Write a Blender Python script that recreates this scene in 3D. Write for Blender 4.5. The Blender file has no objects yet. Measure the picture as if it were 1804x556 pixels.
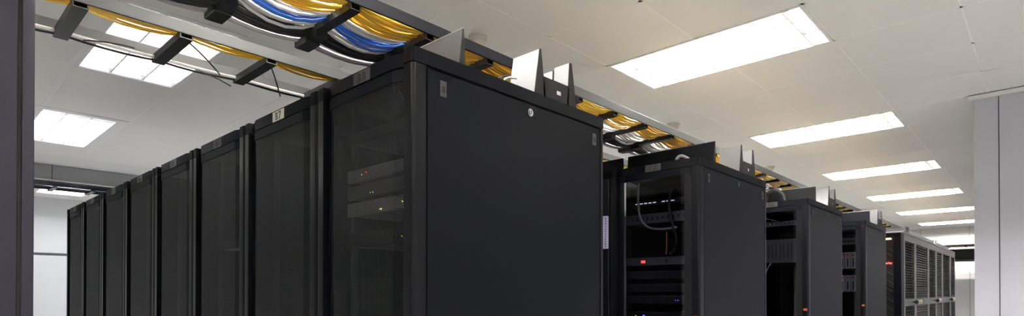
import bpy, bmesh, math, random
from mathutils import Vector
random.seed(7)
S = bpy.context.scene
COL = S.collection

# ------------------------------------------------------------------ camera, world, exposure
cam_d = bpy.data.cameras.new('camera')
cam = bpy.data.objects.new('camera', cam_d); COL.objects.link(cam)
cam.location = (0, 0, 1.4)
cam.rotation_euler = (math.radians(90 + .441), 0, math.radians(43.054))
cam_d.sensor_fit = 'HORIZONTAL'; cam_d.sensor_width = 36.0
cam_d.lens = 1015.5 / 1804 * 36.0
cam_d.shift_x = 0.0
cam_d.shift_y = (505.7 - 278.0) / 1804
cam_d.clip_start = .02
S.camera = cam
wd = bpy.data.worlds.new('world'); S.world = wd; wd.use_nodes = True
wd.node_tree.nodes['Background'].inputs[0].default_value = (.9, .93, 1, 1)
wd.node_tree.nodes['Background'].inputs[1].default_value = .02
S.view_settings.view_transform = 'Standard'
S.view_settings.look = 'None'
S.view_settings.gamma = 1.0
S.view_settings.use_curve_mapping = False
S.view_settings.exposure = 0.0
TUBE = 165.0           # radiance of the fluorescent tubes

H = 2.08              # rack height
CZ = 2.892            # ceiling height
XS = -1.28            # plane of the row ends
DEP = .925            # rack depth
YB = .97              # front of row B
ROW = 1.773           # row pitch

# ------------------------------------------------------------------ materials
def mat(name, col, rough=.5, metal=0., spec=.5, noise=0., nscale=8., bump=0., bscale=300., rnoise=0.):
    m = bpy.data.materials.new(name); m.use_nodes = True
    nt = m.node_tree; b = nt.nodes['Principled BSDF']
    b.inputs['Base Color'].default_value = (*col, 1)
    b.inputs['Roughness'].default_value = rough
    b.inputs['Metallic'].default_value = metal
    b.inputs['Specular IOR Level'].default_value = spec
    tc = nt.nodes.new('ShaderNodeTexCoord')
    if noise or rnoise:
        n = nt.nodes.new('ShaderNodeTexNoise'); n.inputs['Scale'].default_value = nscale
        n.inputs['Detail'].default_value = 4
        nt.links.new(tc.outputs['Object'], n.inputs['Vector'])
        if noise:
            r = nt.nodes.new('ShaderNodeMapRange')
            r.inputs[1].default_value = .3; r.inputs[2].default_value = .7
            r.inputs[3].default_value = 1 - noise; r.inputs[4].default_value = 1 + noise
            nt.links.new(n.outputs['Fac'], r.inputs[0])
            v = nt.nodes.new('ShaderNodeVectorMath'); v.operation = 'SCALE'
            v.inputs[0].default_value = col
            nt.links.new(r.outputs[0], v.inputs['Scale'])
            nt.links.new(v.outputs[0], b.inputs['Base Color'])
        if rnoise:
            r = nt.nodes.new('ShaderNodeMapRange')
            r.inputs[1].default_value = .3; r.inputs[2].default_value = .7
            r.inputs[3].default_value = rough - rnoise; r.inputs[4].default_value = rough + rnoise
            nt.links.new(n.outputs['Fac'], r.inputs[0]); nt.links.new(r.outputs[0], b.inputs['Roughness'])
    if bump:
        n2 = nt.nodes.new('ShaderNodeTexNoise'); n2.inputs['Scale'].default_value = bscale
        nt.links.new(tc.outputs['Object'], n2.inputs['Vector'])
        bp = nt.nodes.new('ShaderNodeBump'); bp.inputs['Strength'].default_value = bump
        bp.inputs['Distance'].default_value = .001
        nt.links.new(n2.outputs['Fac'], bp.inputs['Height']); nt.links.new(bp.outputs[0], b.inputs['Normal'])
    return m

def emis(name, col, s):
    m = bpy.data.materials.new(name); m.use_nodes = True
    b = m.node_tree.nodes['Principled BSDF']
    b.inputs['Base Color'].default_value = (*[min(1, c) for c in col], 1)
    b.inputs['Emission Color'].default_value = (*col, 1)
    b.inputs['Emission Strength'].default_value = s
    return m

M = {}
M['black'] = mat('black powder coat', (.0040, .0044, .0068), .42, spec=.07, noise=.08, nscale=3, bump=.12, bscale=900)
M['black2'] = mat('black powder coat purple cast', (.0075, .006, .018), .44, noise=.06, nscale=3, bump=.12, bscale=900)
M['post'] = mat('black semi gloss post', (.005, .005, .007), .28, spec=.2, bump=.06, bscale=700)
M['dark'] = mat('dark interior', (.012, .012, .014), .6, noise=.1)
M['rubber'] = mat('black rubber', (.010, .010, .010), .7, noise=.1)
M['groove'] = mat('groove black', (.005, .005, .006), .7, spec=.1, noise=.1)
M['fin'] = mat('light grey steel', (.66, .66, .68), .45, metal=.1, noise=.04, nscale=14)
M['fin_dimmed'] = mat('light grey steel toned down', (.25, .25, .265), .45, metal=.1, noise=.04, nscale=14)  # same steel as fin, darkened to offset the strong light on rack B
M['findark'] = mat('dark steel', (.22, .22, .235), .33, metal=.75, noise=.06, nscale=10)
M['finedge'] = mat('bright folded edge', (.75, .75, .77), .3, metal=.5, noise=.03)
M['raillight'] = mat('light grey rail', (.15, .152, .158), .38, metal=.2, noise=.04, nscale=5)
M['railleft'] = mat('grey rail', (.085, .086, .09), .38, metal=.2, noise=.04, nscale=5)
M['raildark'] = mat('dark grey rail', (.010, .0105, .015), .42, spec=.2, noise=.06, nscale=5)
M['rung'] = mat('black rung', (.018, .018, .020), .4, noise=.1)
M['chrome'] = mat('chrome', (.30, .30, .31), .22, metal=1, noise=.03)
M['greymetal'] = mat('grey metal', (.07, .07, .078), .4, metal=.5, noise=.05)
M['yellow'] = mat('yellow cable jacket', (.95, .60, .05), .3, noise=.06)
M['yellow2'] = mat('deep yellow cable jacket', (.88, .50, .03), .3, noise=.06)
M['orange'] = mat('orange cable jacket', (.62, .22, .03), .4, noise=.06)
M['whitec'] = mat('white cable jacket', (.88, .88, .87), .35, noise=.04)
M['blue'] = mat('blue cable jacket', (.03, .17, .75), .35, noise=.06)
M['greyc'] = mat('grey cable jacket', (.45, .45, .46), .4, noise=.05)
M['blackc'] = mat('black cable jacket', (.012, .012, .012), .5, noise=.1)
M['tile'] = mat('ceiling tile', (.85, .845, .825), .5, noise=.015, nscale=1.2, bump=.05, bscale=120)
M['tileback'] = mat('ceiling joint', (.95, .945, .93), .6, noise=.02)
M['wall'] = mat('wall panel grey white', (.70, .71, .73), .45, noise=.015, nscale=1.0)
M['wallright'] = mat('wall panel lavender grey', (.55, .555, .635), .5, noise=.015, nscale=1.2)
M['wallwhite'] = mat('white wall panel', (.88, .88, .86), .5, noise=.015, nscale=1.0)
M['joint'] = mat('dark joint', (.10, .10, .11), .7, noise=.05)
M['beam'] = mat('grey fascia', (.36, .365, .385), .5, noise=.03, nscale=2)
M['beamlip'] = mat('light fascia lip', (.72, .72, .73), .4, noise=.02)
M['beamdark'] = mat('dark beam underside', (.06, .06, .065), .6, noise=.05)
M['floor'] = mat('beige floor tile', (.72, .71, .685), .35, noise=.05, nscale=3)
M['white'] = mat('white enamel', (.85, .85, .84), .35, noise=.02)
M['reflector'] = mat('fixture reflector', (.90, .90, .89), .4, noise=.02)
M['plastic'] = mat('off white plastic', (.78, .74, .68), .45, noise=.03)
M['bulb'] = mat('translucent grey dome', (.42, .43, .45), .25, noise=.05)
M['labelgrey'] = mat('grey label', (.06, .06, .058), .5, noise=.05)
M['labelmid'] = mat('mid grey label', (.16, .16, .155), .5, noise=.05)
M['labelcream'] = mat('cream label', (.80, .78, .68), .5, noise=.05)
M['labeldark'] = mat('dark grey label', (.04, .04, .04), .5, noise=.05)
M['ink'] = mat('black ink', (.008, .008, .008), .6, noise=.05)
M['louvframe'] = mat('warm grey cabinet frame', (.20, .20, .185), .4, metal=.2, noise=.05)
M['louvdark'] = mat('dark louvre', (.010, .0095, .011), .5, spec=.2, noise=.08)
M['louvpale'] = mat('pale louvre', (.085, .085, .083), .3, metal=.3, noise=.06)
M['knob'] = mat('cream knob', (.72, .66, .52), .25, noise=.05)
M['knobdark'] = mat('brown knob', (.06, .03, .02), .25, noise=.05)
M['devgrey'] = mat('grey device bezel', (.13, .13, .135), .45, noise=.06)
M['devdark'] = mat('dark device bezel', (.035, .035, .038), .4, noise=.06)
M['devlight'] = mat('light grey device bezel', (.40, .40, .42), .45, noise=.05)
M['lavender'] = mat('lavender patch strip', (.55, .52, .78), .4, noise=.03)
M['port'] = mat('port black', (.008, .008, .010), .6, noise=.05)
M['orangelatch'] = mat('orange red latch', (.50, .10, .04), .4, noise=.06)
M['led_red'] = emis('red led', (1, .06, .05), 6)
M['led_amber'] = emis('amber led', (1, .72, .25), 5)
M['led_green'] = emis('green led', (.75, 1, .25), 5)
M['led_blue'] = emis('blue led', (.12, .12, 1), 6)
M['led_white'] = emis('white display', (.95, .95, 1), 1.6)
M['tube_warm'] = emis('warm white tube', (1.0, .965, .88), TUBE * 1.3)
M['tube_end'] = emis('warm white tube at the end wall', (1.0, .98, .92), TUBE * 2.2)
M['tube_side'] = emis('white tube, right bay', (1.0, .98, .93), TUBE * 1.7)  # tubes of the unseen right bay, added for fill light
M['tube_strong'] = emis('warm white tube, new', (1.0, .97, .90), TUBE * 1.8)  # same lamps as the warm ones, strength raised to lighten the far end
M['tube_cool'] = emis('cool white tube', (.96, .98, 1.0), TUBE * .6)
M['tube_dim'] = emis('cool white tube, older', (.97, .98, 1.0), TUBE * .11)  # strength lowered to darken the ceiling at left
M['tube_bright'] = emis('cool white tube, new', (.97, .98, 1.0), TUBE * 1.1)  # strength raised to lighten the far left wall

def perforated():
    m = bpy.data.materials.new('perforated black sheet'); m.use_nodes = True
    nt = m.node_tree; b = nt.nodes['Principled BSDF']; out = nt.nodes['Material Output']
    b.inputs['Base Color'].default_value = (.014, .014, .016, 1); b.inputs['Roughness'].default_value = .42; b.inputs['Specular IOR Level'].default_value = .25
    tc = nt.nodes.new('ShaderNodeTexCoord'); sp = nt.nodes.new('ShaderNodeSeparateXYZ')
    nt.links.new(tc.outputs['Object'], sp.inputs[0])
    def math_(op, a, bb=None):
        n = nt.nodes.new('ShaderNodeMath'); n.operation = op
        for i, v in enumerate((a, bb)):
            if v is None: continue
            if isinstance(v, (int, float)): n.inputs[i].default_value = v
            else: nt.links.new(v, n.inputs[i])
        return n.outputs[0]
    k = 2 * math.pi / .0068
    cx = math_('COSINE', math_('MULTIPLY', sp.outputs['X'], k))
    cz = math_('COSINE', math_('MULTIPLY', sp.outputs['Z'], k * .8))
    h = math_('GREATER_THAN', math_('MULTIPLY', cx, cz), .22)
    tr = nt.nodes.new('ShaderNodeBsdfTransparent'); mx = nt.nodes.new('ShaderNodeMixShader')
    nt.links.new(h, mx.inputs[0]); nt.links.new(b.outputs[0], mx.inputs[1]); nt.links.new(tr.outputs[0], mx.inputs[2])
    nt.links.new(mx.outputs[0], out.inputs['Surface'])
    return m
M['mesh'] = perforated()

def smoked():
    m = bpy.data.materials.new('smoked glass'); m.use_nodes = True
    nt = m.node_tree; out = nt.nodes['Material Output']; nt.nodes.remove(nt.nodes['Principled BSDF'])
    tr = nt.nodes.new('ShaderNodeBsdfTransparent'); tr.inputs[0].default_value = (.34, .34, .38, 1)
    gl = nt.nodes.new('ShaderNodeBsdfGlossy'); gl.inputs['Roughness'].default_value = .06
    gl.inputs[0].default_value = (.8, .8, .82, 1)
    fr = nt.nodes.new('ShaderNodeFresnel'); fr.inputs[0].default_value = 1.45
    mx = nt.nodes.new('ShaderNodeMixShader')
    nt.links.new(fr.outputs[0], mx.inputs[0]); nt.links.new(tr.outputs[0], mx.inputs[1]); nt.links.new(gl.outputs[0], mx.inputs[2])
    nt.links.new(mx.outputs[0], out.inputs['Surface'])
    return m
M['glass'] = smoked()

# ------------------------------------------------------------------ helpers
class MB:
    def __init__(s): s.v = []; s.f = []; s.m = []; s.cur = 0
    def face(s, pts):
        i = len(s.v); s.v += [tuple(p) for p in pts]; s.f.append(tuple(range(i, i + len(pts)))); s.m.append(s.cur)
    def box(s, x0, x1, y0, y1, z0, z1):
        if x0 > x1: x0, x1 = x1, x0
        if y0 > y1: y0, y1 = y1, y0
        if z0 > z1: z0, z1 = z1, z0
        i = len(s.v)
        s.v += [(x0,y0,z0),(x1,y0,z0),(x1,y1,z0),(x0,y1,z0),(x0,y0,z1),(x1,y0,z1),(x1,y1,z1),(x0,y1,z1)]
        for q in ((3,2,1,0),(4,5,6,7),(0,1,5,4),(1,2,6,5),(2,3,7,6),(3,0,4,7)):
            s.f.append(tuple(i + k for k in q)); s.m.append(s.cur)
        return s
    def cbox(s, x0, x1, y0, y1, z0, z1, c):
        """box with its edges chamfered"""
        i = len(s.v)
        def P(a, b, d, ax):
            X = [x0, x1][a]; Y = [y0, y1][b]; Z = [z0, z1][d]
            sx, sy, sz = (1, -1)[a], (1, -1)[b], (1, -1)[d]
            if ax != 0: X += sx * c
            if ax != 1: Y += sy * c
            if ax != 2: Z += sz * c
            return (X, Y, Z)
        bm = bmesh.new()
        vs = [bm.verts.new(P(a, b, d, ax)) for a in (0,1) for b in (0,1) for d in (0,1) for ax in (0,1,2)]
        r = bmesh.ops.convex_hull(bm, input=vs)
        bm.verts.ensure_lookup_table(); bm.verts.index_update()
        for v in bm.verts: s.v.append(tuple(v.co))
        for f in bm.faces: s.f.append(tuple(i + v.index for v in f.verts)); s.m.append(s.cur)
        bm.free(); return s
    def prism(s, poly, z0, z1, axis='z'):
        """poly of 2-D points extruded; axis z: (x,y); axis x: (y,z); axis y: (x,z)"""
        n = len(poly)
        def P(p, t):
            return {'z': (p[0], p[1], t), 'x': (t, p[0], p[1]), 'y': (p[0], t, p[1])}[axis]
        i = len(s.v)
        s.v += [P(p, z0) for p in poly] + [P(p, z1) for p in poly]
        s.f.append(tuple(i + k for k in reversed(range(n)))); s.m.append(s.cur)
        s.f.append(tuple(i + n + k for k in range(n))); s.m.append(s.cur)
        for k in range(n):
            k2 = (k + 1) % n
            s.f.append((i + k, i + k2, i + n + k2, i + n + k)); s.m.append(s.cur)
        return s
    def cyl(s, c, axis, r, h, n=16, r2=None):
        r2 = r if r2 is None else r2
        a = Vector(axis).normalized(); t = a.orthogonal().normalized(); b = a.cross(t); c = Vector(c)
        i = len(s.v)
        for rr, off in ((r, 0), (r2, h)):
            for k in range(n):
                th = 2 * math.pi * k / n
                s.v.append(tuple(c + a * off + (t * math.cos(th) + b * math.sin(th)) * rr))
        s.f.append(tuple(i + k for k in reversed(range(n)))); s.m.append(s.cur)
        s.f.append(tuple(i + n + k for k in range(n))); s.m.append(s.cur)
        for k in range(n):
            k2 = (k + 1) % n
            s.f.append((i + k, i + k2, i + n + k2, i + n + k)); s.m.append(s.cur)
        return s
    def lathe(s, c, prof, n=20):
        i = len(s.v); m = len(prof)
        for r, z in prof:
            for k in range(n):
                th = 2 * math.pi * k / n
                s.v.append((c[0] + r * math.cos(th), c[1] + r * math.sin(th), c[2] + z))
        for j in range(m - 1):
            for k in range(n):
                k2 = (k + 1) % n
                s.f.append((i+j*n+k, i+j*n+k2, i+(j+1)*n+k2, i+(j+1)*n+k)); s.m.append(s.cur)
        s.f.append(tuple(i + k for k in range(n))); s.m.append(s.cur)
        s.f.append(tuple(i + (m-1)*n + k for k in range(n))); s.m.append(s.cur)
        return s
    def tube(s, pts, r, n=6):
        pts = [Vector(p) for p in pts]; i = len(s.v); L = len(pts)
        for j, p in enumerate(pts):
            d = (pts[min(j+1, L-1)] - pts[max(j-1, 0)]).normalized()
            up = Vector((0, 0, 1)) if abs(d.z) < .9 else Vector((1, 0, 0))
            t = d.cross(up).normalized(); b = t.cross(d)
            for k in range(n):
                th = 2 * math.pi * k / n
                s.v.append(tuple(p + (t * math.cos(th) + b * math.sin(th)) * r))
        for j in range(L - 1):
            for k in range(n):
                k2 = (k + 1) % n
                s.f.append((i+j*n+k, i+j*n+k2, i+(j+1)*n+k2, i+(j+1)*n+k)); s.m.append(s.cur)
        s.f.append(tuple(i + k for k in range(n))); s.m.append(s.cur)
        s.f.append(tuple(i + (L-1)*n + k for k in range(n))); s.m.append(s.cur)
        return s
    def mesh(s, name, mats, smooth=False):
        me = bpy.data.meshes.new(name); me.from_pydata(s.v, [], s.f)
        for m in (mats if isinstance(mats, (list, tuple)) else [mats]): me.materials.append(M[m] if isinstance(m, str) else m)
        bm = bmesh.new(); bm.from_mesh(me); bmesh.ops.recalc_face_normals(bm, faces=bm.faces[:]); bm.to_mesh(me); bm.free()
        me.polygons.foreach_set('material_index', s.m)
        if smooth:
            me.polygons.foreach_set('use_smooth', [True] * len(me.polygons))
            try: me.set_sharp_from_angle(angle=math.radians(40))
            except Exception: pass
        me.update(); return me

def link(name, me, parent=None, loc=(0, 0, 0)):
    o = bpy.data.objects.new(name, me); COL.objects.link(o); o.location = loc
    if parent is not None: o.parent = parent
    return o
def part(name, mb, mats, parent, loc=(0, 0, 0), smooth=False, label=None):
    o = link(name, mb.mesh(name, mats, smooth), parent, loc)
    if label: o['label'] = label
    return o
def thing(name, label, cat, loc=(0, 0, 0), group=None):
    o = link(name, None, None, loc); o.empty_display_size = .05
    o['label'] = label; o['category'] = cat
    if group: o['group'] = group
    return o
def solo(name, mb, mats, label, cat, group=None, loc=(0, 0, 0), smooth=False):
    o = link(name, mb.mesh(name, mats, smooth), None, loc); o['label'] = label; o['category'] = cat
    if group: o['group'] = group
    return o
def struct(name, mb, mats):
    o = link(name, mb.mesh(name, mats)); o['kind'] = 'structure'; return o
KIDS = {}
def copy_tree(o, parent=None, off=None):
    c = o.copy(); COL.objects.link(c)
    if parent is not None: c.parent = parent
    if off is not None: c.location = Vector(o.location) + Vector(off)
    for k in list(o.children): copy_tree(k, c)
    return c
# pixel -> world helpers are not used: everything below stands at metric positions

# ------------------------------------------------------------------ letters (serif, built as thin geometry)
def ring(mb, cx, cz, a, b, ai, bi, t0, t1, a0=0, a1=360, n=28):
    P = []
    for k in range(n + 1):
        th = math.radians(a0 + (a1 - a0) * k / n)
        P.append(((cx + a*math.cos(th), cz + b*math.sin(th)), (cx + ai*math.cos(th), cz + bi*math.sin(th))))
    for k in range(n):
        (o1, i1), (o2, i2) = P[k], P[k+1]
        mb.prism([o1, o2, i2, i1], t0, t1, 'y')
def glyph(mb, ch, x, z, w, h, t0, t1):
    R = lambda x0, x1, z0, z1: mb.box(x + x0*w, x + x1*w, t0, t1, z + z0*h, z + z1*h)
    G = lambda cx, cz, a, b, ai, bi, a0=0, a1=360: ring(mb, x+cx*w, z+cz*h, a*w, b*h, ai*w, bi*h, t0, t1, a0, a1)
    if ch in 'BD':
        R(.12, .34, .0, 1); R(0, .5, 0, .06); R(0, .5, .94, 1)
        if ch == 'B':
            G(.48, .74, .42, .26, .20, .20, -90, 90); G(.5, .26, .5, .28, .24, .22, -90, 90); R(.3, .5, .48, .54)
        else: G(.45, .5, .55, .5, .30, .44, -90, 90)
    elif ch == 'E':
        R(.12, .34, 0, 1); R(0, .95, 0, .07); R(0, .95, .93, 1); R(.3, .7, .47, .53); R(.86, .95, 0, .25); R(.86, .95, .75, 1)
    elif ch == 'C':
        G(.55, .5, .55, .5, .30, .44, 40, 320); R(.88, .97, .70, 1); R(.88, .97, .0, .25)
    elif ch == '8':
        G(.5, .75, .42, .25, .22, .19); G(.5, .26, .5, .27, .25, .21)
    elif ch == '7':
        R(.05, .98, .88, 1); R(.05, .14, .74, 1)
        mb.prism([(x+.28*w, z), (x+.52*w, z), (x+.98*w, z+.9*h), (x+.80*w, z+.9*h)], t0, t1, 'y')
    elif ch == '6':
        G(.5, .3, .5, .31, .26, .25); G(.75, .45, .75, .55, .50, .50, 95, 180); mb.cyl((x+.80*w, t0, z+.86*h), (0, 1, 0), .12*w, t1-t0, 10)
    elif ch == '5':
        R(.15, .9, .88, 1); R(.15, .24, .5, 1); G(.42, .31, .53, .31, .30, .25, -140, 110)
    elif ch == '4':
        R(.58, .80, 0, 1); R(0, 1, .24, .33); mb.prism([(x, z+.3*h), (x+.1*w, z+.3*h), (x+.75*w, z+h), (x+.62*w, z+h)], t0, t1, 'y'); R(.45, .95, 0, .06)
    elif ch == '3':
        G(.45, .74, .42, .26, .22, .20, -80, 150); G(.45, .27, .5, .28, .26, .22, -150, 90)
    elif ch == '2':
        G(.48, .72, .45, .28, .24, .22, -20, 160); mb.prism([(x+.05*w, z), (x+.3*w, z), (x+.93*w, z+.62*h), (x+.72*w, z+.62*h)], t0, t1, 'y'); R(.05, .95, 0, .12)
    elif ch == '1':
        R(.4, .62, 0, 1); R(.2, .82, 0, .06); mb.prism([(x+.15*w, z+.82*h), (x+.4*w, z+.86*h), (x+.4*w, z+h)], t0, t1, 'y')
def text_mb(txt, cx, cz, w, h, t0, t1, gap=.25):
    mb = MB(); W = len(txt)*w + (len(txt)-1)*gap*w; x = cx - W/2
    for ch in txt: glyph(mb, ch, x, cz - h/2, w, h, t0, t1); x += w*(1+gap)
    return mb

# ------------------------------------------------------------------ room shell
X0, X1, Y0, Y1 = -11.6, 3.6, -3.6, 16.7
fl = MB().box(X0, X1, Y0, Y1, -.12, -.004)
floor = struct('floor', fl, 'floor')
big = MB()
y = Y0
while y < Y1:
    x = X0
    while x < X1:
        big.box(x + .002, min(x + .598, X1), y + .002, min(y + .598, Y1), -.004, 0)
        x += .6
    y += .6
ft = part('floor_tile', big, 'floor', floor); ft['kind'] = 'stuff'

# ceiling grid lines
gx = [-2.135 + .6 * k for k in range(1, 10)]
gx = [-2.135] + [v for v in gx if v < X1] + [X1]
left = [-2.80, -3.455, -4.08, -4.70, -5.33, -5.955, -6.63, -7.305, -7.93, -8.56, -9.18, -9.80, -10.45, -11.1, X0]
gx = sorted(set(gx + left))
gy = [3.209 + .6 * k for k in range(-12, 23)]
gy = sorted([v for v in gy if Y0 < v < Y1] + [Y0, Y1])
# lights: (x0, x1, y0, y1)
LIGHTS = []
for k in range(-2, 6): LIGHTS.append((-2.120, -.95, 3.209 + 2.4*k + .015, 3.209 + 2.4*k + .585, 'warm' if k < 3 else 'strong' if k < 5 else 'end', ('R', k)))
for k in (-2, -1, 0): LIGHTS.append((.28, 1.45, 3.209 + 2.4*k + .015, 3.209 + 2.4*k + .585, 'side', ('Q', k)))  # unseen right bay, added to light the wall and cables
for k in (-2, -1, 0, 1, 2, 3, 4, 5): LIGHTS.append((-4.69, -3.465, 3.209 + 2.4*k - .005, 3.209 + 2.4*k + .565, 'dim' if k < 1 else 'cool', ('L', k)))  # all but one unseen, added to raise the light level
for k in (-2, -1, 0, 1, 2, 3, 4, 5): LIGHTS.append((-7.29, -5.985, 3.209 + 2.4*k - .005, 3.209 + 2.4*k + .515, 'cool', ('M', k)))  # one is seen; the hidden rest are added for their light
for k in (-1, 0): LIGHTS.append((-11.08, -9.82, 3.209 + 2.4*k + .615, 3.209 + 2.4*k + 1.185, 'bright', ('F', k)))
def in_light(cx, cy):
    return any(a < cx < b and c < cy < d for a, b, c, d, *_ in LIGHTS)
cb = MB().box(X0, X1, Y0, Y1, CZ + .16, CZ + .26)
ceiling = struct('ceiling', cb, 'tileback')
fwd = Vector((-math.sin(math.radians(43.054)), math.cos(math.radians(43.054)), 0))
rgt = Vector((fwd.y, -fwd.x, 0))
tiles = []
for i in range(len(gx) - 1):
    for j in range(len(gy) - 1):
        a, b, c, d = gx[i], gx[i+1], gy[j], gy[j+1]
        mx, my = (a+b)/2, (c+d)/2
        if in_light(mx, my): continue
        p = Vector((mx, my, 0)); dep = p.dot(fwd); vis = False; size = 0
        if dep > .3:
            u = 902 + 1015 * p.dot(rgt) / dep; v = 505 - 1015 * 1.492 / dep
            vis = -150 < u < 1950 and v > -150
            size = 1 / dep
        tiles.append((0 if vis else 1, -size, a, b, c, d))
tiles.sort()
tcache = {}
rest = MB()
joints = MB()
for n, (h, s, a, b, c, d) in enumerate(tiles):
    w, l = round(b - a, 3), round(d - c, 3)
    g = .0022
    if n < 300 and h == 0:
        if (w, l) not in tcache:
            tcache[(w, l)] = MB().cbox(-w/2 + g, w/2 - g, -l/2 + g, l/2 - g, 0, .02, .004).mesh('tile', 'tile')
        link('tile', tcache[(w, l)], ceiling, ((a+b)/2, (c+d)/2, CZ))
    else:
        rest.cbox(a + g, b - g, c + g, d - g, CZ, CZ + .02, .004)
o = part('tile_field', rest, 'tile', ceiling); o['kind'] = 'stuff'
grid = MB()
for x in gx[1:-1]:
    y = Y0
    segs = sorted([(c, d) for a, b, c, d, *_ in LIGHTS if a + .01 < x < b - .01])
    for c, d in segs:
        grid.box(x - .012, x + .012, y, c - .02, CZ + .0008, CZ + .03); y = d + .02
    grid.box(x - .012, x + .012, y, Y1, CZ + .0008, CZ + .03)
for yy in gy[1:-1]:
    x = X0
    segs = sorted([(a, b) for a, b, c, d, *_ in LIGHTS if c + .01 < yy < d - .01])
    for a, b in segs:
        grid.box(x, a - .02, yy - .012, yy + .012, CZ + .0008, CZ + .03); x = b + .02
    grid.box(x, X1, yy - .012, yy + .012, CZ + .0008, CZ + .03)
o = part('ceiling_grid', grid, 'tileback', ceiling)

# walls
wb = MB().box(X0 - .2, X0 - .02, Y0, Y1, 0, CZ + .15)
wl = struct('wall_left', wb, 'joint')
yy = Y0
pm = {}
while yy < Y1 - .01:
    y2 = min(yy + 2.4, Y1)
    part('panel', MB().cbox(X0 - .02, X0, yy + .0015, y2 - .0015, 2.015, CZ + .15, .002), 'wall', wl)
    part('panel', MB().cbox(X0 - .02, X0, yy + .0015, y2 - .0015, .0, 1.975, .002), 'wall', wl)
    yy = y2
we = struct('wall_back', MB().box(X0, -.42, Y1 + .02, Y1 + .2, 0, CZ + .15), 'joint')
x = -.42
while x > X0 + .01:
    x2 = max(x - .92, X0)
    part('panel', MB().cbox(x2 + .003, x - .003, Y1, Y1 + .02, 0, CZ + .15, .002), 'wallwhite', we); x = x2
struct('wall_front', MB().box(X0, X1, Y0 - .2, Y0, 0, CZ + .15), 'wallwhite')
struct('wall_side', MB().box(X1, X1 + .2, Y0, Y1, 0, CZ + .15), 'wallwhite')
# block on the right: front face y = 5.593, corner x = -.42
WY = 5.593
wr = struct('wall_right', MB().box(-.42 + .015, X1, WY + .015, Y1, 0, CZ - .02), 'joint')
xs = [-.421, -.275, .9, 2.1, X1]
for a, b in zip(xs, xs[1:]):
    part('panel', MB().cbox(a + (.003 if a > -.4 else 0), b - .003, WY, WY + .015, 0, CZ - .035, .001), 'wallright', wr)
yy = WY + .016
while yy < Y1 - .01:
    y2 = min(yy + 1.2, Y1)
    part('panel', MB().cbox(-.421, -.405, yy + .002, y2 - .002, 0, CZ - .035, .001), 'wallright', wr); yy = y2
struct('trim_1', MB().box(-.455, X1, WY - .025, WY + .02, CZ - .035, CZ - .008), 'white')
struct('trim_2', MB().box(-.455, -.40, WY + .021, Y1, CZ - .035, CZ - .008), 'white')

# beam with a light lip over the far left aisle
bx = -8.55
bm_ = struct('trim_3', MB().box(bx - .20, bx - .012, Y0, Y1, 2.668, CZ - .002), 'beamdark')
yy = -1.75
while yy < Y1 - .1:
    y2 = min(yy + 1.0, Y1)
    part('panel', MB().cbox(bx - .012, bx, yy + .003, y2 - .003, 2.715, CZ - .004, .002), 'beam', bm_); yy = y2
part('lip', MB().cbox(bx - .012, bx + .02, Y0, Y1, 2.70, 2.714, .002), 'beamlip', bm_)

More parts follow.
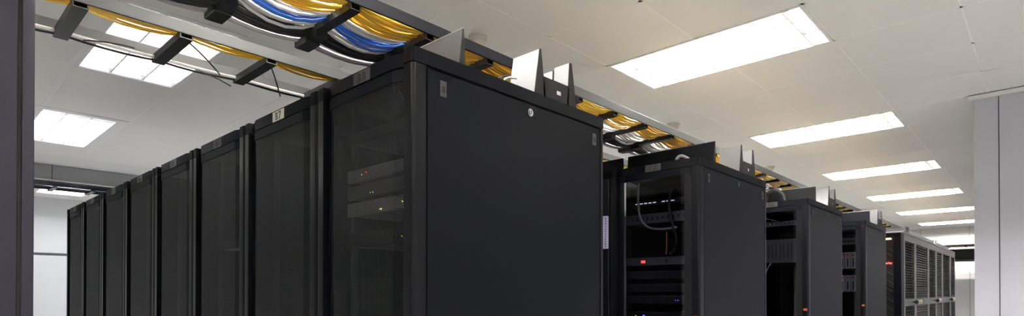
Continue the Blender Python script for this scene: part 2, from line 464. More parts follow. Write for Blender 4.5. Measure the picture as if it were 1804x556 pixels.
# ------------------------------------------------------------------ ceiling lights
ORD = {0: 'nearest and largest', 1: 'second', 2: 'third', 3: 'fourth', 4: 'fifth', 5: 'sixth and farthest'}
blade_cache = {}
def fixture(x0, x1, y0, y1, tone, key):
    cx, cy = (x0+x1)/2, (y0+y1)/2
    a, b = (x1-x0)/2, (y1-y0)/2
    r, k = key
    vis = True; grp = None
    if r == 'R' and k >= 0: lab = 'recessed louvred fluorescent ceiling light over the right aisle, %s from the camera' % ORD[k]
    elif r == 'L' and k == -1: lab = 'square-looking louvred ceiling light behind the left cable tray'
    elif r == 'M' and k == -1: lab = 'louvred ceiling light at the left edge, just right of the near dark cabinet'
    elif r == 'F' and k == -1: lab = 'far ceiling light glimpsed under the grey beam at left'
    else: lab = 'unseen recessed louvred ceiling light added to light the room'; grp = 'unseen ceiling lights added to light the room'
    t = thing('ceiling_light', lab, 'ceiling light', (cx, cy, CZ), grp)
    low = key == ('R', 5)      # last fixture's louvres made shallow to throw more light on the end wall
    D, tz, dz, bz = (.075, .026, .032, .011) if low else (.105, .057, .080, .040)
    hb = MB(); e = .014 if r in 'RQF' else .034 if r == 'L' else .075
    # open-bottomed housing with a lip
    hb.box(-a, a, -b, b, D, D + .008)
    hb.box(-a, a, -b, -b + .006, .0, D); hb.box(-a, a, b - .006, b, 0, D)
    hb.box(-a, -a + .006, -b + .006, b - .006, 0, D); hb.box(a - .006, a, -b + .006, b - .006, 0, D)
    part('housing', hb, 'reflector', t)
    fr = MB()
    fr.box(-a - e, a + e, -b - e, -b + .004, -.004, 0); fr.box(-a - e, a + e, b - .004, b + e, -.004, 0)
    fr.box(-a - e, -a + .004, -b, b, -.004, 0); fr.box(a - .004, a + e, -b, b, -.004, 0)
    part('frame', fr, 'white', t)
    long_x = a >= b
    L, W = (a, b) if long_x else (b, a)
    def sw(mb):
        if not long_x: mb.v = [(p[1], p[0], p[2]) for p in mb.v]
        return mb
    for q in (-1, 0, 1):
        c = q * W * 2 / 3
        pts = [(-L + .095, c, tz), (L - .095, c, tz)]
        part('tube', sw(MB().tube(pts, .013, 8)), 'tube_' + tone, t, smooth=True)
    for q in (-1, 1):
        c = q * W / 3
        part('divider', sw(MB().prism([(c - .004, .003), (c + .004, .003), (c + .020, dz), (c - .020, dz)], -L + .006, L - .006, 'x')), 'reflector', t)
    nb = 12; kk = (round(W, 3), long_x, low)
    if kk not in blade_cache:
        blade_cache[kk] = sw(MB().prism([(-.003, .002), (.003, .002), (.008, bz), (-.008, bz)], -W + .006, W - .006, 'y')).mesh('louvre_blade', 'reflector')
        # prism along y uses (x,z)
    for i in range(1, nb):
        p = -L + 2*L*i/nb
        link('louvre_blade', blade_cache[kk], t, (p, 0, 0) if long_x else (0, p, 0))
    return t
for l in LIGHTS: fixture(*l)

# smoke detectors on the ceiling
DL = ['nearest, above the first metal plate', 'second, behind the cable tray of the near row', 'third, above row C', 'fourth along the ceiling', 'fifth along the ceiling', 'sixth, farthest along the ceiling']
for k in range(6):
    t = thing('smoke_detector', 'off-white smoke detector on the ceiling, ' + DL[k], 'smoke detector', (-2.45, 2.33 + 2.4*k, CZ), 'smoke detectors along the ceiling')
    part('base', MB().lathe((0, 0, 0), [(.058, 0), (.058, -.014), (.052, -.02)]), 'plastic', t, smooth=True)
    part('head', MB().lathe((0, 0, 0), [(.044, -.02), (.046, -.034), (.036, -.05), (.012, -.056)]), 'plastic', t, smooth=True)
t = thing('sensor_dome', 'grey round sensor dome on the ceiling, partly behind the tray at top', 'sensor', (-3.12, 1.09, CZ))
part('base', MB().lathe((0, 0, 0), [(.05, 0), (.05, -.012)]), 'plastic', t)
part('dome', MB().lathe((0, 0, 0), [(.046, -.012), (.046, -.03), (.036, -.048), (.012, -.056)]), 'bulb', t, smooth=True)

# ------------------------------------------------------------------ racks
PW = .042; RC = .02       # post width, door recess
def rounded(x0, x1, y0, y1, r, corners):
    """rectangle outline with some corners rounded (names like 'rf' right front)"""
    P = []
    def arc(cx, cy, a0):
        for k in range(6):
            th = math.radians(a0 + 90*k/5); P.append((cx + r*math.cos(th), cy + r*math.sin(th)))
    if 'lf' in corners: arc(x0 + r, y0 + r, 180)
    else: P.append((x0, y0))
    if 'rf' in corners: arc(x1 - r, y0 + r, 270)
    else: P.append((x1, y0))
    if 'rb' in corners: arc(x1 - r, y1 - r, 0)
    else: P.append((x1, y1))
    if 'lb' in corners: arc(x0 + r, y1 - r, 90)
    else: P.append((x0, y1))
    return P
def door_poly(w, d0=.003, d1=.02, th=.012):
    a, b, c = PW + .003, PW + .060, w - PW - .003
    return [(-c, d1), (-(w - PW - .060), d0), (-b, d0), (-a, d1)], th

def make_rack(w, lab, door='mesh', text=None, labelmat='labelmid', name='server_rack', paint='black', rear=False, handle=False):
    t = thing(name, lab, 'server rack')
    top = H - .042
    post = [(-PW, 0, ['rf']), (-w, 0, ['lf'])]
    for (x, y, c) in post:
        part('corner_post', MB().prism(rounded(x, x + PW, 0, .046, .012, c), .04, top - .002), 'post', t, smooth=True)
    for (x, c) in ((-PW, ['rb']), (-w, ['lb'])):
        part('corner_post', MB().prism(rounded(x, x + PW, DEP - .018, DEP, .005, c), .04, top - .002), 'post', t, smooth=True)
    # top cover with faceted header
    pl, th = door_poly(w)
    out = rounded(-w, 0, 0, DEP, .012, ['lf', 'rf'])
    # rounded() starts lf(6), rf(6), rb, lb : insert the header between lf and rf
    lf, rf, back = out[:6], out[6:12], out[12:]
    hdr = [(-w + PW, 0)] + pl + [(-PW, 0)]
    part('top_cover', MB().prism(lf + hdr + rf + back, top + .001, H), paint, t, smooth=True)
    # base
    part('plinth', MB().box(-w + .01, -.01, .03, DEP - .01, 0, .06), 'dark', t)
    # body shell: left, back, bottom
    part('side_panel', MB().cbox(-w + .001, -w + .006, .050, DEP - .021, .06, top - .002, .001), paint, t)
    part('back_panel', MB().cbox(-w + PW, -PW, DEP - .008, DEP - .003, .06, top - .002, .001), 'dark', t)
    part('ceiling_plate', MB().box(-w + PW, -PW, .03, DEP - .02, top - .006, top - .001), 'dark', t)
    for x in (-.055, -w + .055):
        part('mounting_rail', MB().box(x - .012, x + .012, .1035, .118, .07, top - .01), 'dark', t)
    # right-hand side panel with its latches and lock
    sp = part('side_panel', MB().cbox(-.006, -.0015, .053, DEP - .021, .06, top - .006, .0015), paint, t)
    part('groove', MB().box(-.012, -.007, .046, DEP - .018, .06, top), 'groove', t)
    for yy in (.109, DEP - .062):
        lt = MB().cbox(-.0015, .0015, yy - .012, yy + .012, top - .075, top - .03, .001); lt.cur = 1
        lt.box(.0012, .0020, yy - .006, yy + .006, top - .063, top - .046)
        part('latch', lt, ['greymetal', 'port'], sp)
    lk = MB().cyl((-.0015, .49, top - .034), (1, 0, 0), .013, .004, 20); lk.cyl((.002, .49, top - .034), (1, 0, 0), .008, .003, 16)
    lk.cur = 1; lk.box(.0045, .0055, .4885, .4915, top - .040, top - .028)
    part('lock', lk, ['chrome', 'port'], sp, smooth=True)
    # door
    z0, z1 = .07, top - .003
    inner = [(x, y + th) for x, y in reversed(pl)]
    dr = part('door', MB().prism(pl + inner, z1 - .034, z1), paint, t)
    part('bottom_rail', MB().prism(pl + inner, z0, z0 + .05), paint, dr)
    st = .012 if door == 'mesh' else .040
    def on(x):   # depth of the door surface at x
        for (xa, ya), (xb, yb) in zip(pl, pl[1:]):
            if xa <= x <= xb: return ya + (yb - ya) * (x - xa) / (xb - xa)
    for sgn in (0, 1):
        xa = pl[0][0] if sgn == 0 else pl[-1][0] - st
        xb = xa + st
        part('stile', MB().prism([(xa, on(xa)), (xb, on(xb)), (xb, on(xb) + th), (xa, on(xa) + th)], z0 + .05, z1 - .034), 'post' if door != 'mesh' else paint, dr)
    xa, xb = pl[0][0] + st, pl[-1][0] - st
    line = [(xa, on(xa))] + [p for p in pl[1:-1]] + [(xb, on(xb))]
    pm_ = MB()
    if door == 'mesh':
        for (p, q) in zip(line, line[1:]):
            pm_.face([(p[0], p[1] + .004, z0 + .05), (q[0], q[1] + .004, z0 + .05), (q[0], q[1] + .004, z1 - .034), (p[0], p[1] + .004, z1 - .034)])
        part('mesh_panel', pm_, 'mesh', dr)
    else:
        for (p, q) in zip(line, line[1:]):
            pm_.face([(p[0], p[1] + .003, z0 + .05), (q[0], q[1] + .003, z0 + .05), (q[0], q[1] + .003, z1 - .034), (p[0], p[1] + .003, z1 - .034)])
        part('glass_pane', pm_, 'glass', dr, label='smoked glass pane')
    if handle:
        part('handle', MB().cbox(-.034, -.010, -.006, .002, 1.262, 1.280, .002), 'orangelatch', dr, label='orange-red latch')
    if text:
        cx = -w/2 + .005; cz = top + .021
        lp = part('label_plate', MB().cbox(cx - .046, cx + .046, d0_ - .0015, d0_ + .001, cz - .020, cz + .017, .0005), labelmat, t)
        part('lettering', text_mb(text, cx, cz - .002, .020, .028, d0_ - .0022, d0_ - .0012), 'ink', lp)
    return t
d0_ = .003

RB = ['B8', 'B7', 'B6', 'B5', 'B4', 'B3', 'B2', 'B1']
edges = [XS, -1.812] + [-1.812 - .594*k for k in range(1, 8)]
lm = ['labelgrey', 'labelcream', 'labelgrey', 'labelmid', 'labelmid', 'labelmid', 'labelmid', 'labelmid']
place = ['nearest, its big side panel facing the aisle', 'second from the near end, cream label', 'third from the near end', 'fourth from the near end', 'fifth from the near end',
         'sixth from the near end', 'seventh from the near end', 'last at the far left end of the row']
for i, n in enumerate(RB):
    w = edges[i] - edges[i+1] - .004
    t = make_rack(w, 'black rack with perforated door labelled %s, %s' % (n, place[i]), 'mesh', n, lm[i])
    t.location = (edges[i], YB, 0); t['group'] = 'row of racks B1 to B8'
for n, k, mesh in (('C8', 1, 'glass'), ('D8', 2, 'glass'), ('E8', 3, 'glass')):
    t = make_rack(.53, 'black rack with smoked glass door labelled %s, ending the %s row behind' % (n, {1: 'first', 2: 'second', 3: 'third'}[k]), 'glass', n, 'labeldark', handle=True)
    t.location = (XS, YB + ROW*k, 0); t['group'] = 'end racks of the rows behind'
t = make_rack(.58, 'black rack mostly hidden between rows B and C, next to C8', 'mesh')
t.location = (-1.816, YB + ROW, 0)
t7 = t

# the near dark cabinet at the left edge of the picture (end of row A)
t = thing('server_rack', 'dark purplish black rack end filling the left edge of the picture', 'server rack', (XS, .163, 0))
part('corner_post', MB().prism(rounded(-PW, 0, -.0165, 0, .003, ['rb']), .04, H - .044), 'black2', t, smooth=True)
part('side_panel', MB().cbox(-.006, .0, -.905, -.0225, .06, H - .046, .001), 'black2', t)
part('brush_strip', MB().box(-.012, -.004, -.024, -.016, .04, H - .044), 'rubber', t)
part('top_cover', MB().cbox(-.6, 0, -.925, 0, H - .042, H, .003), 'black2', t)
part('body', MB().box(-.6, -.013, -.92, -.004, .06, H - .044), 'dark', t)
part('plinth', MB().box(-.59, -.01, -.91, -.01, 0, .058), 'dark', t)
part('corner_post', MB().prism(rounded(-PW, 0, -.925, -.907, .003, ['rf']), .04, H - .044), 'black2', t, smooth=True)

# ------------------------------------------------------------------ devices inside the racks
def device(x0, x1, yf, z0, z1, m, lab, leds=(), ports=0, name='server', group=None, depth=.55, vents=0):
    t = thing(name, lab, 'server' if name == 'server' else name.replace('_', ' '), ((x0+x1)/2, yf, z0), group)
    a = (x1-x0)/2; h = z1 - z0
    part('case', MB().box(-a + .02, a - .02, .012, depth, .001, h - .001), 'devdark', t)
    bz = part('bezel', MB().cbox(-a, a, 0, .012, .0005, h - .0005, .0012), m, t)
    for (lx, lz, c, s) in leds:
        part('led', MB().cyl((lx, .001, lz), (0, -1, 0), s, .003, 8), 'led_' + c, t)
    if ports:
        pb = MB()
        for q in range(ports):
            px = -a*.8 + 1.6*a*q/(ports-1)
            pb.box(px - .005, px + .005, -.0006, .001, h*.35, h*.65)
        part('port_row', pb, 'port', t)
    if vents:
        vb = MB()
        for q in range(vents):
            px = -a*.85 + 1.7*a*q/(vents-1)
            vb.box(px - .002, px + .002, -.0006, .001, h*.2, h*.8)
        part('vent_row', vb, 'port', t)
    return t
yf = YB + .09
bx0, bx1 = XS - .53 + .045, XS - .055
device(bx0, bx1, yf, 1.770, 1.811, 'devlight', 'grey server behind the B8 mesh door, topmost, with two red lights', [(.15, .022, 'red', .0028), (-.10, .024, 'red', .0022), (-.125, .02, 'amber', .0016)])
device(bx0, bx1, yf, 1.712, 1.757, 'devgrey', 'grey server behind the B8 mesh door, second from top', [(-.06, .012, 'green', .0016), (-.075, .012, 'green', .0014)])
device(bx0, bx1, yf, 1.655, 1.700, 'devlight', 'grey server behind the B8 mesh door, third from top, with amber lights', [(.10, .022, 'amber', .003), (-.01, .01, 'green', .002), (-.02, .01, 'amber', .002)])
device(bx0, bx1, yf, 1.55, 1.60, 'groove', 'dark server low behind the B8 mesh door', [(.1, .02, 'amber', .0012)], vents=20)
device(bx0, bx1, yf, 1.90, 1.935, 'dark', 'dark patch panel high behind the B8 mesh door with one green light', [(.15, .018, 'green', .0022)], 12, 'patch_panel')
device(edges[2] - .594 + .05, edges[2] - .06, yf, 1.60, 1.64, 'groove', 'dark server behind the B6 mesh door with one white light', [(.20, .02, 'amber', .003)])
# C8
yc = YB + ROW + .09
c0, c1 = XS - .53 + .05, XS - .055
device(c0, c1, yc, 1.875, 1.905, 'devdark', 'dark switch behind the C8 glass door with a bright dashed display strip', [], 12, 'network_switch')
sb = MB()
for q in range(9):
    if q in (5,): continue
    sb.box(-.15 + q*.027, -.15 + q*.027 + .018, -.0012, .001, .011, .016)
dv = [o for o in bpy.data.objects if o.get('label', '').startswith('dark switch behind the C8')][0]
part('display_strip', sb, 'led_white', dv)
device(c0, c1, yc, 1.775, 1.83, 'devgrey', 'grey patch panel behind the C8 glass door, above the cables', [], 12, 'patch_panel')
device(c0, c1, yc, 1.545, 1.59, 'devgrey', 'server behind the C8 glass door with an orange display', [(.20, .02, 'green', .001)])
dv = [o for o in bpy.data.objects if o.get('label', '').startswith('server behind the C8')][0]
part('display', MB().box(-.115, -.09, -.0015, .001, .014, .028), 'led_red', dv)
part('round_button', MB().cyl((.04, .001, .022), (0, -1, 0), .012, .006, 16), 'greymetal', dv)
device(c0, c1, yc, 1.47, 1.515, 'devdark', 'server with a green light below the orange display in C8', [(.185, .022, 'green', .0035)], vents=24)
device(c0, c1, yc, 1.40, 1.445, 'devdark', 'server with a lower green light in C8', [(.20, .02, 'green', .0035)], vents=24)
device(c0, c1, yc, 1.335, 1.38, 'devdark', 'server with a small blue light in C8', [(.09, .02, 'blue', .002), (.105, .02, 'blue', .0025)], vents=20)
device(c0, c1, yc, 1.245, 1.29, 'devdark', 'lowest visible server in C8 with a bright blue light', [(.0 - .10, .022, 'blue', .006), (.03, .01, 'amber', .003), (.15, .01, 'amber', .003), (-.15, .022, 'amber', .002)], vents=20)
# loose dark cables behind the C8 glass
def cable(pts, r, m, lab, group=None, n=6, name='cable'):
    return solo(name, MB().tube(pts, r, n), m, lab, 'cable', group, smooth=True)
def bez(p, n=14):
    p = [Vector(q) for q in p]; out = []
    for k in range(n + 1):
        t = k/n; q = p[:]
        while len(q) > 1: q = [a.lerp(b, t) for a, b in zip(q, q[1:])]
        out.append(q[0])
    return out
cable(bez([(c0 + .10, yc - .03, 2.0), (c0 + .08, yc - .035, 1.75), (c0 + .14, yc - .03, 1.72), (c0 + .33, yc - .035, 1.74)]), .006, 'greyc', 'dark grey cable loop behind the C8 glass door')
cable(bez([(c1 - .12, yc - .03, 1.95), (c1 - .20, yc - .035, 1.80), (c1 - .02, yc - .04, 1.66), (c1 - .14, yc - .03, 1.60)]), .008, 'blackc', 'black cable bundle curving down behind the C8 glass door')
cable(bez([(c1 - .16, yc - .025, 1.72), (c1 - .155, yc - .03, 1.65), (c1 - .16, yc - .03, 1.60)]), .004, 'orangelatch', 'short orange cable behind the C8 glass door')
# lavender strip left of C8
t = part('patch_strip', MB().cbox(-.034, -.003, -.018, .002, 1.643, 1.826, .001), 'lavender', t7, label='pale lavender vertical patch strip')
for q in range(12):
    part('port', MB().box(-.012, -.006, -.019, -.014, 1.650 + q*.0142, 1.658 + q*.0142), 'port', t)
# D8
yd = YB + 2*ROW + .09
device(c0, c1, yd, 1.90, 1.94, 'devgrey', 'grey switch behind the D8 glass door', [(-.03, .02, 'amber', .002)], 12, 'network_switch')
device(c0, c1, yd, 1.62, 1.80, 'devgrey', 'tall grey chassis behind the D8 glass door', [], 0, 'server', vents=14)
cable(bez([(c0 + .2, yd - .03, 1.62), (c0 + .1, yd - .035, 1.5), (c0 + .2, yd - .03, 1.4), (c0 + .12, yd - .03, 1.3)]), .006, 'greyc', 'grey cable hanging low behind the D8 glass door')
# E8 : blade chassis
ye = YB + 3*ROW + .09
device(c0, c1, ye, 1.862, 1.93, 'devlight', 'light grey switch with dark ports behind the E8 glass door', [], 18, 'network_switch')
device(c0, c1, ye, 1.985, 2.01, 'devgrey', 'thin grey shelf panel at the top behind the E8 glass door', [], 0, 'patch_panel')
for (za, zb, lab, allr) in ((1.625, 1.79, 'upper light grey blade chassis behind the E8 glass door', False), (1.40, 1.565, 'lower light grey blade chassis with red tops behind the E8 glass door', True)):
    t = thing('blade_chassis', lab, 'server', ((c0+c1)/2, ye, za))
    a = (c1-c0)/2; h = zb - za
    part('case', MB().box(-a + .01, a - .01, .014, .5, .001, h - .001), 'devdark', t)
    nb = 9
    for q in range(nb):
        xa = -a + 2*a*q/nb
        bl = part('blade', MB().cbox(xa + .002, xa + 2*a/nb - .002, 0, .014, .002, h - .002, .002), 'devlight', t)
        part('slot', MB().box(xa + .018, xa + 2*a/nb - .018, -.001, .002, .02, h*.62), 'port', bl)
        if allr or q >= 5:
            part('catch', MB().box(xa + .014, xa + 2*a/nb - .014, -.002, .002, h*.74 if not allr else h*.80, h*.90), 'orangelatch', bl)

# ------------------------------------------------------------------ metal plates on top of the end racks
def tent(mb, y0, y1, yt, zt, x0, x1, tt=.004):
    mb.prism([(y0, H), (y1, H), (yt + tt/2, zt), (yt - tt/2, zt)], x0, x1, 'x')
RN = ['B8', 'C8', 'D8', 'E8']
for k in range(4):
    o = (XS, YB + ROW*k, 0); n = RN[k]
    t = thing('baffle_plate', 'dark folded metal plate standing on rack %s, in front of the cable guide' % n, 'metal plate', o, 'folded plates on the end racks')
    mb = MB(); tent(mb, .173, .196, .188, 2.188, -.525, -.004)
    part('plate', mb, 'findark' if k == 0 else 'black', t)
    mb = MB(); tent(mb, .1725, .1965, .188, 2.189, -.0035, -.001); part('end_shade', mb, 'rubber', t)  # black cap stands in for the shade inside the hollow fold
    mb = MB().box(-.525, -.001, .1855, .1905, 2.188, 2.1905); part('folded_edge', mb, 'finedge', t)
    t = thing('cable_guide', 'light grey upright cable guide plates joined by a black side wall on rack %s' % n, 'cable guide', o, 'cable guides on the end racks')
    mb = MB(); tent(mb, .515, .54, .543, 2.236, -.125, -.004); part('plate', mb, ('fin_dimmed', 'fin', 'findark', 'greymetal')[k], t)  # same plate in per-rack tones that stand in for its lighting
    mb = MB(); mb.prism([(.514, H), (.575, H), (.562, 2.15), (.549, 2.237), (.540, 2.237)], -.0035, -.001, 'x'); part('flange', mb, 'rubber', t)
    mb = MB(); tent(mb, .700, .72, .711, 2.236, -.072, -.004); part('plate', mb, ('fin_dimmed', 'fin', 'fin', 'greymetal')[k], t)
    mb = MB(); mb.prism([(.695, H), (.752, H), (.722, 2.237), (.709, 2.237)], -.0035, -.001, 'x'); part('flange', mb, 'rubber', t)
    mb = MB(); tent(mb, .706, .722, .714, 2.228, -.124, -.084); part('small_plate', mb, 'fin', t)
    mb = MB(); mb.prism([(.705, H), (.738, H), (.726, 2.229), (.712, 2.229)], -.0838, -.0815, 'x'); part('flange', mb, 'rubber', t)
    mb = MB()
    mb.box(-.0035, -.001, .562, .635, H, 2.148); mb.box(-.0035, -.001, .660, .705, H, 2.148)
    mb.box(-.0035, -.001, .635, .660, H, 2.102); mb.box(-.0035, -.001, .635, .660, 2.117, 2.148)
    part('side_wall', mb, 'rubber', t)
# plate on C7, beside C8
solo('baffle_plate', MB().prism([(.173, H), (.196, H), (.190, 2.188), (.186, 2.188)], -.57, 0, 'x'), 'black', 'black folded plate just left of C8, half hidden behind B8', 'metal plate', None, (-1.838, YB + ROW, 0))
# white bundle ends on C8 and D8 tops
cable(bez([(-1.46, YB + ROW + .10, 2.082), (-1.44, YB + ROW + .08, 2.15), (-1.40, YB + ROW + .11, 2.11), (-1.37, YB + ROW + .10, 2.082)]), .008, 'whitec', 'short white cable loop lying on top of C8')
cable(bez([(-1.60, YB + 2*ROW + .06, 2.085), (-1.60, YB + 2*ROW + .05, 2.20), (-1.48, YB + 2*ROW + .05, 2.20), (-1.46, YB + 2*ROW + .06, 2.085)]), .016, 'rubber', 'thick black cable arch on top of D8')
cable(bez([(-1.36, YB + .45, 2.082), (-1.37, YB + .44, 2.13), (-1.37, YB + .46, 2.14), (-1.34, YB + .49, 2.135)]), .004, 'whitec', 'small white hooked cable end beside the plate on B8')

# ------------------------------------------------------------------ overhead ladder trays
TZ = 2.300
def channel(mb, x0, x1, yc_, w, z0, z1, t=.004):
    mb.box(x0, x1, yc_ - w/2, yc_ - w/2 + t, z0, z1); mb.box(x0, x1, yc_ + w/2 - t, yc_ + w/2, z0, z1)
    mb.box(x0, x1, yc_ - w/2 + t, yc_ + w/2 - t, z0, z0 + t); mb.box(x0, x1, yc_ - w/2 + t, yc_ + w/2 - t, z1 - t, z1)
def rail(parent, x, y0, y1, m, z0=TZ, z1=TZ + .042, th=.008):
    part('rail', MB().cbox(x - th/2, x + th/2, y0, y1, z0, z1, .0015), m, parent)
tr = thing('cable_tray', 'overhead ladder cable tray over the row ends, full of yellow, blue and white cables', 'cable tray', (0, 0, 0))
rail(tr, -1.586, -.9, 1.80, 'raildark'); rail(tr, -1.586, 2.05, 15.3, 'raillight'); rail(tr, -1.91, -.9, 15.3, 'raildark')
YR = [.39 + .297*k for k in range(-4, 50)]
cm = MB(); channel(cm, -1.905, -1.592, 0, .036, TZ - .016, TZ + .010); rm = cm.mesh('rung', 'rung')
cl = MB().cbox(-1.945, -1.86, -.028, .028, TZ - .042, TZ - .017, .003); cl.box(-1.87, -1.80, -.020, .020, TZ - .036, TZ - .017); clm = cl.mesh('clamp', 'rung')
for yy in YR:
    link('rung', rm, tr, (0, yy, 0)); link('clamp', clm, tr, (0, yy, 0))
tl = thing('cable_tray', 'light grey ladder tray at upper left carrying a thin yellow bundle', 'cable tray', (0, 0, 0))
rail(tl, -2.205, -.9, 9.0, 'railleft'); rail(tl, -2.515, -.9, 9.0, 'railleft')
cm = MB(); channel(cm, -2.528, -2.205, 0, .042, TZ - .016, TZ + .010); rm2 = cm.mesh('rung', 'rung')
for k in range(-4, 28): link('rung', rm2, tl, (0, .39 + .302*k, 0))
# supports that carry the trays on the rack tops (out of sight, standing on the rows)
for yy, lab in ((YB + .80, 'B'), (YB + ROW + .80, 'C'), (YB + 2*ROW + .80, 'D'), (YB + 3*ROW + .80, 'E')):
    for tt, xa, xb in ((tr, -1.62, -1.80), ):
        [part('support', MB().box(xx - .008, xx + .008, yy - .01, yy + .01, H, TZ - .016), 'rung', tt) for xx in (xa, xb)]

def run(x, z, ylist, sag, r, m, lab, group, jit=.008, x_end=None, seg=5):
    pts = []
    ph = random.random() * 6
    dx = [random.uniform(-jit, jit) for _ in ylist]; dz = [random.uniform(0, .004) for _ in ylist]
    for i in range(len(ylist) - 1):
        s = sag * random.uniform(.75, 1.2) if ylist[i] < 6 else sag * .7
        for q in range(seg):
            t = q/seg; e = t*t*(3 - 2*t)
            pts.append((x + dx[i]*(1-e) + dx[i+1]*e, ylist[i] + (ylist[i+1]-ylist[i])*t, z + dz[i]*(1-t) + dz[i+1]*t - s*4*t*(1-t)))
    pts.append((x + dx[-1], ylist[-1], z + dz[-1]))
    return solo('cable', MB().tube(pts, r, 6), m, lab, 'cable', group, smooth=True)
zt = TZ + .012
for k in range(30):
    lay = k // 10; q = k % 10
    run(-1.603 - q*.0095 - random.uniform(0, .004), zt + lay*.008, YR, random.choice((.014, .02, .026, .032)) + (.014 if q > 6 else 0), .0040, 'yellow' if k % 3 else 'yellow2',
        'yellow patch cable sagging between the rungs of the tray over the row ends', 'yellow cables in the tray over the row ends', .012)
YBL = [v for v in YR if v < 1.95]
for k in range(6):
    run(-1.738 - k*.0085, zt - .004 + (k % 2)*.007, YBL, .034 + random.uniform(0, .012), .0042, 'blue', 'blue patch cable in the tray above rack B8', 'blue cables in the tray above rack B8', .018)
for k in range(20):
    xx = -1.705 - (k % 8)*.0095 if k < 8 else -1.782 - ((k - 8) % 6)*.0105
    run(xx, zt + .002 + (k % 2)*.010, YR, .030 + random.uniform(-.004, .016), .0052, 'whitec', 'white patch cable in the tray over the row ends', 'white cables in the tray over the row ends', .010)
for k in range(6):
    run(-1.848 - (k % 3)*.018, TZ + .002 - (k // 3)*.012, YR, .022, .0095, 'blackc', 'thick black cable along the inner side of the tray over the row ends', 'black cables in the tray over the row ends', .004)
for k in range(2):
    run(-1.920 - k*.010, TZ - .014, YR, .016, .0085, 'greyc', ('inner' if k == 0 else 'outer') + ' one of two grey cables hung below the left rail of the main tray', 'grey cables below the left rail', .002)
YL = [.39 + .302*k for k in range(-4, 28)]
for k in range(11):
    lay = k // 5; q = k % 5
    run(-2.222 - q*.009, zt + lay*.007, YL, random.choice((.010, .014, .018, .024)), .0036, 'yellow' if k % 3 else 'yellow2',
        'yellow patch cable in the light grey tray at upper left', 'yellow cables in the upper left tray', .010)
run(-2.500, TZ - .003, YL, .003, .0065, 'whitec', 'white cable hung along the outer rail of the upper left tray', None, .003)
run(-2.508, TZ - .009, YL, .008, .004, 'blackc', 'thin black cable beside the white one on the upper left tray', None, .003)
# cable-tie tails
TIES = [((-2.50, .83, 2.285), (-2.49, .95, 2.255), 'loose black cable-tie tail under the upper left tray, left of the third rung'),
        ((-2.25, .70, 2.300), (-2.36, .86, 2.245), 'short black cable-tie tail between the rails of the upper left tray'),
        ((-2.50, .45, 2.29), (-2.47, .60, 2.30), 'black cable-tie tail lying on the outer rail of the upper left tray'),
        ((-2.24, 1.00, 2.30), (-2.36, 1.10, 2.22), 'black cable-tie tail hanging from the third rung of the upper left tray')]
for a, b, lab in TIES:
    m_ = (Vector(a) + Vector(b))/2 + Vector((.004, 0, .01))
    solo('cable_tie', MB().tube(bez([a, m_, b], 8), .0028, 5), 'blackc', lab, 'cable tie')
# curved chute under the tray on B8
t = thing('cable_chute', 'curved grey cable chute dropping from the tray behind the plate on B8', 'cable chute', (-1.62, YB + .66, H))
mb = MB(); P = bez([(0, .10, .215), (0, .0, .20), (0, -.03, .10), (0, -.03, .0)], 10)
for a, b in zip(P, P[1:]):
    mb.prism([(a.y, a.z), (b.y, b.z), (b.y + .003, b.z), (a.y + .003, a.z - .003)], -.24, .0, 'x')
part('sheet', mb, 'fin', t)

# tray across the far end of the right aisle
t = thing('cable_tray', 'thin dark ladder tray crossing the far end of the right aisle', 'cable tray', (0, 0, 0))
for yy in (15.35, 15.65): part('rail', MB().cbox(-3.5, -.425, yy - .01, yy + .01, 2.36, 2.40, .002), 'raildark', t)
for k in range(10): part('rung', MB().box(-3.4 + .3*k - .02, -3.4 + .3*k + .02, 15.36, 15.64, 2.345, 2.36), 'rung', t)
solo('cable', MB().tube([(-3.4, 15.5, 2.372), (-2.0, 15.5, 2.369), (-.5, 15.52, 2.373)], .008), 'yellow', 'yellow cable in the thin tray at the far end', 'cable')
solo('door_canopy', MB().cbox(-3.2, -.425, 15.0, 16.22, 2.070, 2.285, .006), 'groove', 'long black overhead box at the far end of the right aisle', 'overhead box')
# tray near the far left end of row B
t = thing('cable_tray', 'dark ladder tray running below the grey beam at far left', 'cable tray', (0, 0, 0))
for xx in (-7.90, -8.20): part('rail', MB().cbox(xx - .008, xx + .008, -1.5, 9, 2.545, 2.585, .002), 'raildark', t)
for k in range(30): part('rung', MB().box(-8.22, -7.88, -1.2 + .34*k - .02, -1.2 + .34*k + .02, 2.528, 2.545), 'rung', t)
solo('cable', MB().tube([(-8.0, -1.3, 2.552), (-8.02, 3, 2.550), (-8.0, 8.9, 2.552)], .008), 'blackc', 'black cable lying in the dark tray below the grey beam', 'cable')

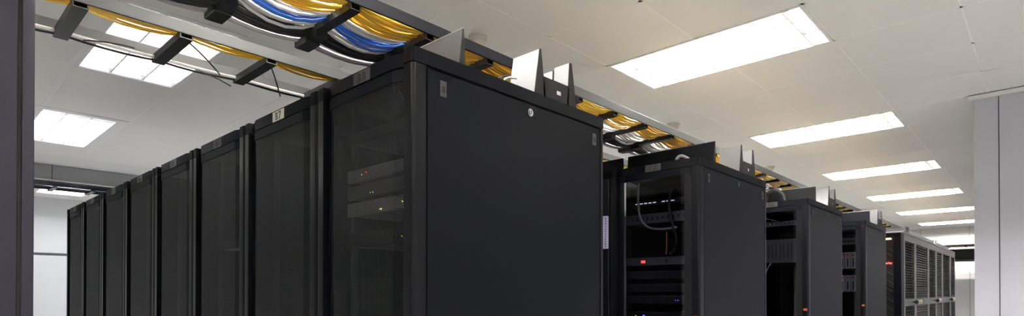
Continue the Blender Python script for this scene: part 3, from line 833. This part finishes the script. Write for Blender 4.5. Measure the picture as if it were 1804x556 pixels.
# ------------------------------------------------------------------ row F: open black rack with a cable net, and louvred cabinets
YF = 8.06
t = thing('open_rack', 'open black rack with fanned cables and red lights, in front of the louvred cabinets', 'server rack', (XS, YF, 0))
HF = 2.10
for x in (-.075, -.60):
    part('corner_post', MB().cbox(x, x + .075, 0, .17, 0, HF - .03, .004), 'black', t)
part('top_cover', MB().cbox(-.60, 0, 0, .17, HF - .03, HF, .003), 'black', t)
part('back_panel', MB().box(-.525, -.075, .16, .17, .05, HF - .03), 'dark', t)
part('plinth', MB().box(-.525, -.075, .01, .16, 0, .05), 'dark', t)
part('light_strip', MB().cbox(-.28, -.10, .02, .035, 2.022, 2.040, .003), 'led_amber', t, label='warm lit strip')
part('display', MB().box(-.26, -.10, .06, .075, 1.735, 1.752), 'led_red', t, label='red lit display')
for k in range(26):
    z = 2.03 - k*.034
    dz1, dz2 = random.uniform(-.025, .025), random.uniform(-.03, .03)
    cable(bez([(XS - .50, YF + .05, z + .09 + dz1), (XS - .30, YF + .045 + .012*(k % 3), z + .03), (XS - .09, YF + .05, z - .13 + dz2)], 6), .0055, 'greymetal' if k % 3 == 0 else 'blackc',
          'thin dark cable slanting across the open rack', 'fanned cables in the open rack')
posts = [8.25, 9.04, 10.13, 10.9, 11.6, 12.6, 13.3]
CN = ['nearest', 'middle', 'farthest']
for c in range(3):
    y0, ym, y1 = posts[2*c], posts[2*c+1], posts[2*c+2]
    t = thing('louvred_cabinet', 'cabinet with two louvred doors and round knobs beside the right aisle, %s of three' % CN[c], 'cabinet', (XS, y0, 0), 'louvred cabinets')
    part('carcass', MB().box(-.60, -.03, 0, y1 - y0 - .004, .05, HF), 'groove', t)
    part('plinth', MB().box(-.58, -.02, .01, y1 - y0 - .012, 0, .05), 'dark', t)
    part('top_plate', MB().cbox(-.60, 0, 0, y1 - y0 - .004, HF, HF + .03, .003), 'louvframe', t)
    for d, (ya, yb) in enumerate(((0, ym - y0 - .002), (ym - y0 + .002, y1 - y0 - .006))):
        s_ = .07 if c == 0 else .08
        fr = MB()
        fr.box(-.03, 0, ya, ya + s_, .06, HF - .004); fr.box(-.03, 0, yb - s_, yb, .06, HF - .004)
        fr.box(-.03, 0, ya + s_, yb - s_, HF - .08, HF - .004); fr.box(-.03, 0, ya + s_, yb - s_, 1.225, 1.315); fr.box(-.03, 0, ya + s_, yb - s_, .06, .14)
        dr = part('door', fr, 'louvframe', t)
        sl = MB()
        for za, zb in ((.14, 1.225), (1.315, HF - .08)):
            n = int((zb - za)/.032)
            for q in range(n):
                z = za + (q + .5)*(zb - za)/n
                sl.prism([(-.026, z + .011), (-.023, z + .013), (-.003, z - .008), (-.006, z - .011)], ya + s_, yb - s_, 'y')
        o = part('louvre_slats', sl, 'louvpale' if (c, d) in ((0, 1), (1, 1)) else 'louvdark', dr); o['kind'] = 'stuff'
        ky = yb - .09 if d == 0 else ya + .10
        kb = part('knob', MB().lathe((0, 0, 0), [(.008, 0), (.010, .02), (.026, .03), (.030, .045), (.024, .06), (.008, .066)], 14), 'knob', dr, smooth=True, label='cream knob')
        kb.rotation_euler = (0, math.radians(90), 0); kb.location = (0, ky, 1.27)
        kb = part('knob', MB().lathe((0, 0, 0), [(.008, 0), (.010, .02), (.024, .03), (.028, .042), (.022, .055), (.008, .06)], 14), 'knobdark', dr, smooth=True, label='brown knob')
        kb.rotation_euler = (0, math.radians(90), 0); kb.location = (0, ky - .09 if d == 0 else ky + .09, 1.27)
# plates on the louvred cabinets
for yy, hh, lab in ((8.75, .09, 'nearest'), (11.2, .085, 'second')):
    t = thing('baffle_plate', 'grey upright plate on top of the louvred cabinets, %s' % lab, 'metal plate', (XS, yy, HF + .03))
    part('plate', MB().box(-.30, -.05, 0, .01, 0, hh), 'greymetal', t)
    part('end_plate', MB().box(-.05, -.04, -.12, .12, 0, hh), 'greymetal' if lab == 'nearest' else 'fin', t)
